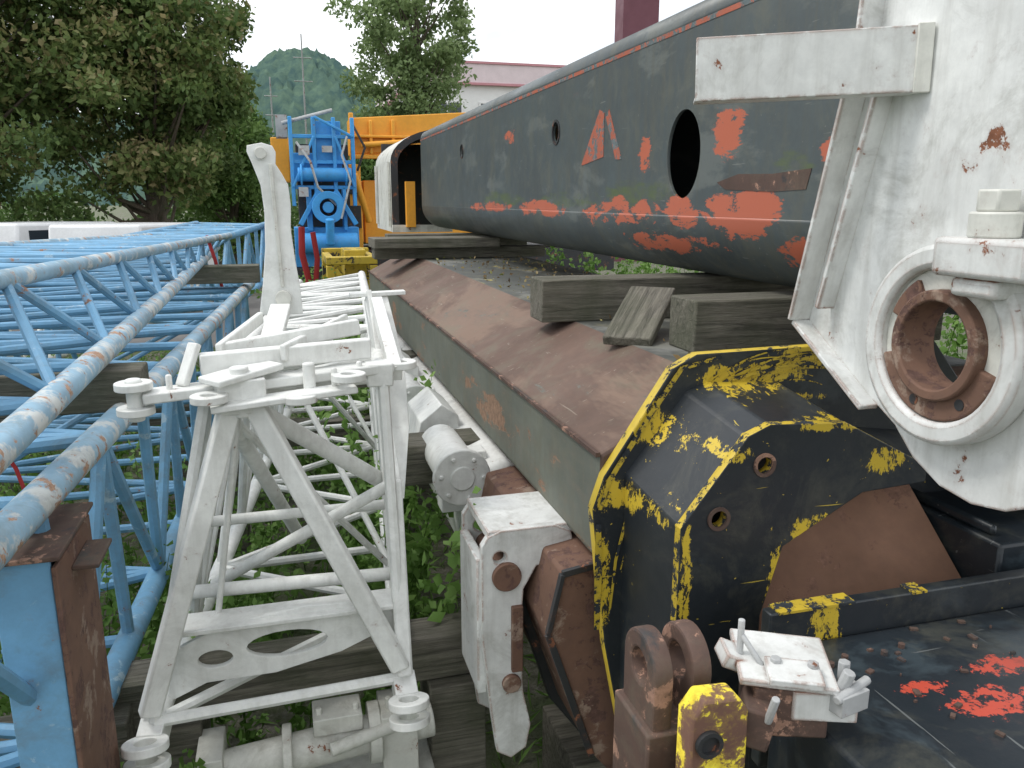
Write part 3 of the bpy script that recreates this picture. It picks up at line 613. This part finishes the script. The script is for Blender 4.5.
mast=[(-.095,-.40),(-.075,-.28),(-.060,-.16),(-.055,-.04),(-.062,.05),(-.085,.12),(-.100,.160),(-.098,.18),(-.05,.19),(-.015,.18),(-.005,.16),(-.008,.12),(.01,.09),(.03,.05),(.035,-.02),(.03,-.10),(.038,-.2),(.05,-.30),(.055,-.40)]
plate('lever_arm',mast[::-1],[],.014,XZ(2.98),M['whitelat'],e,bev=.003)
plate('lever_arm_back',mast[::-1],[],.014,XZ(3.09),M['whitelat'],e,bev=.003)
mb=MB(); ins=[(p[0]*.93-.001,p[1]*.985) for p in mast]; ns=len(mast)
vs=[(x,y,z) for y in(2.985,3.085) for x,z in ins]
mb.add(vs,[(i,(i+1)%ns,ns+(i+1)%ns,ns+i) for i in range(ns)])
mb.obj('lever_edge_strips',M['whitelat'],e)
mb=MB(); mb.tube((-.055,2.95,.155),(-.055,2.972,.155),.02,16).tube((-.01,2.95,-.34),(-.01,2.972,-.34),.028,16); mb.bar((-.025,2.966,.12),(-.01,2.966,-.3),.012,.02); mb.obj('lever_pins',M['whitedirty'],e,bevel=.002)
mb=MB(); mb.bar((.285,2.95,-.34),(.315,2.5,-.95),.016,.09); mb.bar((.22,2.95,-.335),(.42,2.95,-.33),.05,.014); mb.bar((.31,2.9,-.36),(.31,2.42,-.52),.04,.05)
mb.prism([(.27,2.93,-.36),(.355,2.93,-.345),(.385,2.76,-.56),(.375,2.62,-.75),(.335,2.5,-.96),(.285,2.5,-.95),(.30,2.66,-.70),(.295,2.80,-.54)],(0,.012,.008))
mb.obj('side_fin',M['whitelat'],e,bevel=.003)
e=empty('winch_shaft')
mb=MB(); mb.tube((-.34,2.42,-1.80),(.40,2.46,-1.76),.062,24).tube((-.1,2.43,-1.79),(-.07,2.43,-1.79),.10,24).tube((.18,2.45,-1.77),(.22,2.45,-1.77),.10,24)
mb.b2(.22,.34,2.38,2.55,-1.95,-1.68).b2(.0,.16,2.40,2.52,-1.72,-1.66).b2(-.36,-.28,2.34,2.52,-1.95,-1.70); mb.tube((.05,2.35,-1.74),(.36,2.4,-1.70),.022,12)
for x in(.02,.14,.25,.31): mb.tube((x,2.44,-1.69),(x,2.44,-1.64),.012,6)
mb.b2(-.3,.4,2.30,2.6,-2.40,-1.93)
mb.obj('shaft_and_bearings',M['whitedirty'],e,bevel=.004)

# ---------------------------------------------------------------- white section beneath the lower boom
e=empty('white_boom_section')
MB().prism([(x,2.95,z) for x,z in[(.70,-1.05),(.86,-.99),(1.9,-.99),(1.9,-1.6),(.72,-1.6),(.66,-1.2)]],(0,4.2,0)).obj('body',M['whitelat'],e,bevel=.03)
mb=MB()
for y in(2.95,4.1,5.4):
    mb.tube((.62,y,-1.06),(.62,y+.45,-1.06),.09,24); mb.tube((.62,y-.03,-1.06),(.62,y,-1.06),.115,24); mb.tube((.62,y-.04,-1.06),(.62,y-.03,-1.06),.05,16); mb.b2(.56,.75,y+.1,y+.2,-1.25,-1.0)
    mb.prism([(.52,y+.6,-1.18),(.56,y+.6,-1.0),(.66,y+.6,-.92),(.74,y+.6,-.98),(.74,y+.6,-1.25)],(0,.4,0))
    for k in range(6): mb.tube((.62+.085*math.cos(k),y-.03,-1.06+.085*math.sin(k)),(.62+.085*math.cos(k),y-.042,-1.06+.085*math.sin(k)),.011,6)
mb.obj('rollers_and_covers',M['whitelat'],e,bevel=.01)
hp=[(.51,-1.0),(.53,-.97),(.57,-.955),(.74,-.955),(.79,-.98),(.80,-1.03),(.77,-1.06),(.68,-1.08),(.64,-1.15),(.63,-1.3),(.64,-1.5),(.665,-1.62),(.65,-1.70),(.60,-1.73),(.555,-1.70),(.535,-1.55),(.51,-1.3)]
plate('head_cheek',hp[::-1],[circ(.565,-1.04,.020,20)],.03,XZ(2.16),M['white'],e)
plate('head_cheek_back',hp[::-1],[circ(.565,-1.04,.020,20)],.03,XZ(2.42),M['white'],e)
MB().b2(.53,.80,2.15,2.44,-.985,-.955).b2(.50,.53,2.17,2.41,-1.5,-1.05).obj('head_web',M['white'],e,bevel=.004)
mb=MB(); mb.tube((.585,2.13,-1.10),(.585,2.5,-1.10),.034,20).tube((.60,2.13,-1.46),(.60,2.48,-1.46),.03,20).b2(.60,.635,2.13,2.16,-1.42,-1.2); mb.ring((.585,2.14,-1.10),(0,1,0),.045,.03,.02,24); mb.obj('rusty_pins',M['rust'],e,bevel=.003)

# ---------------------------------------------------------------- distant crane parts
e=empty('winch_frame')
mb=MB()
mb.b2(.62,1.02,14,14.05,.3,1.25).b2(.2,.6,14.1,14.5,.3,.75).b2(.2,1.25,14.0,14.7,-1.1,-.45)
for x in(.22,.58,.9,1.2): mb.b2(x-.03,x+.03,13.88,13.98,-.1,1.3)
for z in(.2,.6,1.0): mb.b2(.2,1.22,13.9,13.96,z-.03,z+.03)
mb.bar((.22,13.85,.2),(.58,13.85,1.0),.03,.04).bar((.92,13.85,1.0),(1.2,13.85,.2),.03,.04).bar((.6,13.86,1.3),(1.2,13.86,1.0),.03,.04)
mb.tube((.3,13.85,.40),(1.15,13.85,.40),.11,20).tube((.34,13.85,.40),(.37,13.85,.40),.17,20).tube((1.05,13.85,.40),(1.08,13.85,.40),.17,20)
mb.ring((.75,13.8,-.12),(0,1,0),.26,.14,.2,28).tube((.75,13.72,-.12),(.75,14,-.12),.09,24).b2(.42,.50,13.9,14.2,-.5,.2).b2(1.0,1.06,13.9,14.2,-.5,.2)
mb.tube((.3,13.8,-.7),(1.2,13.8,-.7),.17,20).tube((.75,13.5,-.3),(.75,13.6,-.7),.07,10).bar((.3,13.85,-.4),(.62,13.85,.15),.06,.08).bar((1.2,13.85,-.4),(.88,13.85,.15),.06,.08)
mb.obj('frame_and_drum',M['brightblue'],e,bevel=.01)
MB().b2(.2,1.25,13.9,15,-2.4,-1.11).b2(.3,1.15,14.3,14.9,-.44,.9).obj('frame_stand',M['darkmetal'],e)
mb=MB(); mb.b2(.0,.18,14.2,14.6,1.0,1.35).tube((.1,14,1.2),(.9,14,1.42),.03,8).b2(.33,.5,13.8,13.88,.7,.85).b2(.7,.86,13.8,13.88,.75,.85).path([(.3,13.8,.9),(.5,13.7,.6),(.6,13.7,.2),(.9,13.8,-.1)],.02,6).path([(1.1,13.8,1.0),(1.0,13.7,.7),(1.12,13.7,.3),(.95,13.7,-.3)],.018,6).b2(.3,.45,13.78,13.86,.05,.2); mb.obj('fittings',M['steel'],e)
e=empty('mobile_crane')
mb=MB(); mb.prism([(1.28,15.2,.80),(5.2,15.2,1.0),(5.2,15.2,1.70),(1.28,15.2,1.42)],(0,.7,0)).b2(1.1,1.42,15.1,15.9,-.9,.62).b2(-.1,.2,15,15.6,.3,1.05).b2(1.5,4.5,15.5,17.3,-.8,.35)
mb.b2(1.25,1.33,15.1,15.19,.7,1.5).b2(1.3,2.6,15.08,15.19,1.08,1.13).b2(1.3,2.4,15.1,15.19,.72,.79).b2(1.6,1.66,15.1,15.19,.8,1.38).b2(2.0,2.06,15.1,15.19,.82,1.4).tube((1.45,15.05,.95),(2.3,15.05,1.02),.05,12).tube((1.3,15.0,.45),(1.55,15.2,-.4),.06,12)
mb.obj('superstructure',M['orange'],e,bevel=.015)
mb=MB(); mb.b2(.6,6.5,15.4,17.6,-1.4,-.92).b2(1.12,1.4,15.05,15.1,-.5,-.1).b2(1.14,1.36,15.05,15.1,.1,.4).path([(1.3,15,1.3),(1.5,14.95,.9),(1.35,14.95,.5)],.025,6); mb.obj('carrier',M['darkmetal'],e,bevel=.01)
mb=MB()
for x in(1.2,2.6,4,5.6): mb.tube((x,15.3,-1.85),(x,15.75,-1.85),.55,24).tube((x,17.2,-1.85),(x,17.65,-1.85),.55,24)
mb.obj('wheels',M['rubber'],e,bevel=.03)
mb=MB(); mb.b2(4.6,5.9,15.4,16.6,-.8,.7); mb.obj('cab',M['orange'],e,bevel=.08); MB().b2(4.75,5.75,15.38,15.395,-.2,.55).obj('cab_glass',M['glass'],e)
e=empty('yellow_lifting_frame')
mb=MB(); mb.b2(.42,.95,8.6,8.75,-.66,-.58).b2(.42,.5,8.76,9.49,-.66,-.58).b2(.87,.95,8.76,9.49,-.66,-.58).b2(.42,.95,9.5,9.6,-.9,-.54).b2(.62,.85,8.8,9.3,-.8,-.52).b2(.42,.5,8.6,8.7,-2.4,-.67).b2(.87,.95,8.6,8.7,-2.4,-.67).b2(.42,.5,9.5,9.6,-2.4,-.91).b2(.87,.95,9.5,9.6,-2.4,-.91).bar((.5,8.64,-.7),(.87,8.64,-1.2),.05,.05)
mb.obj('frame',M['yellow'],e,bevel=.008)
e=empty('red_hose'); mb=MB()
mb.path([(.18,8,-.25),(.17,8,-.5),(.22,8.02,-.75),(.16,8.05,-1.1)],.03,8); mb.path([(.28,8,-.3),(.31,8,-.55),(.27,8.02,-.9)],.025,8); mb.obj('hose',M['redstrap'],e)
e=empty('red_strap'); mb=MB(); mb.path([(-.93,2.15,-.10),(-.86,2.12,-.24),(-.74,2.1,-.45),(-.64,2.06,-.62),(-.60,2.04,-.78)],.005,6); mb.path([(-.62,7.4,-.3),(-.56,7.3,-.5),(-.52,7.3,-.75)],.015,6); mb.obj('strap',M['redstrap'],e)
for (x,y,h,wd) in((1.15,34,8.6,.7),(-.1,34,7.0,.5)):
    e=empty('antenna_mast'); mb=MB(); mb.tube((x,y,0),(x,y,h),.05,8,r1=.025)
    for z in(.80,.9): mb.tube((x-wd/2,y,h*z),(x+wd/2,y,h*z),.02,6)
    mb.obj('mast',M['steel'],e,z=0)
# ---------------------------------------------------------------- factory building
e=empty('factory_building')
mb=MB(); mb.b2(9.5,36,58,80,0,10.2); mb.obj('walls',M['wallwhite'],e,z=0)
mb=MB(); mb.b2(9.2,36.3,57.7,80.3,10.35,11.6); mb.obj('fascia',M['pinkroof'],e,z=0)
mb=MB(); mb.b2(9.1,36.4,57.6,80.4,10.2,10.35).b2(9.1,36.4,57.6,80.4,11.6,11.75); mb.obj('fascia_trim',M['redtrim'],e,z=0)
mb=MB()
for k in range(7): mb.b2(10.6+3.4*k,12.6+3.4*k,57.93,57.98,6.6,9.0)
mb.obj('windows',M['glass'],e,z=0)
mb=MB()
for k in range(7):
    x=10.6+3.4*k
    for a in((x-.1,x,6.5,9.1),(x+2,x+2.1,6.5,9.1),(x,x+2,9.0,9.1),(x,x+2,6.5,6.6),(x+.95,x+1.05,6.6,9.0)): mb.b2(a[0],a[1],57.88,57.99,a[2],a[3])
mb.obj('window_frames',M['wallwhite'],e,z=0)
e=empty('maroon_tower_building')
mb=MB(); mb.b2(12.75,14.2,30,30.8,0,17); mb.obj('walls',M['maroon'],e,z=0)
mb=MB(); mb.b2(12.65,14.3,29.9,30.9,17,17.3); mb.obj('roof_cap',M['steel'],e,z=0)
# ---------------------------------------------------------------- cars
def car(x,y,rot,mat,h=1.45,van=False):
    e=empty('parked_car'); mb=MB()
    if van: P=[(-2.3,.35),(2.3,.35),(2.35,.9),(1.75,1.15),(1.2,1.9),(-2.2,1.95),(-2.35,1.2)]
    else: P=[(-2.1,.3),(2.1,.3),(2.15,.7),(1.9,.88),(1.05,.98),(.45,h),(-1.1,h+.02),(-1.75,1.0),(-2.15,.92)]
    mb.prism([(a,-.85,b_) for a,b_ in P],(0,1.7,0)); o=mb.obj('body',mat,e,bevel=.06,z=0)
    g=MB()
    gl=[(1.15,1.15),(.9,1.75),(-1.9,1.8),(-1.9,1.2)] if van else [(.9,1.0),(.4,h-.08),(-1.05,h-.06),(-1.55,1.0)]
    for s in(-.862,.852): g.prism([(a,s,b_) for a,b_ in gl],(0,.01,0))
    g.obj('windows',M['glass'],e,z=0)
    wmb=MB()
    for a in(-1.35,1.35):
        for s in(-.87,.67): wmb.tube((a,s,.32),(a,s+.2,.32),.32,20)
    wmb.obj('wheels',M['rubber'],e,z=0); e.location=(x,y,0); e.rotation_euler=(0,0,rot)
car(-5.0,20.5,1.2,M['carwhite'],1.5,True); car(-2.9,19,1.35,M['carwhite'],1.5,True); car(-6.9,19.5,.3,M['carblue'])
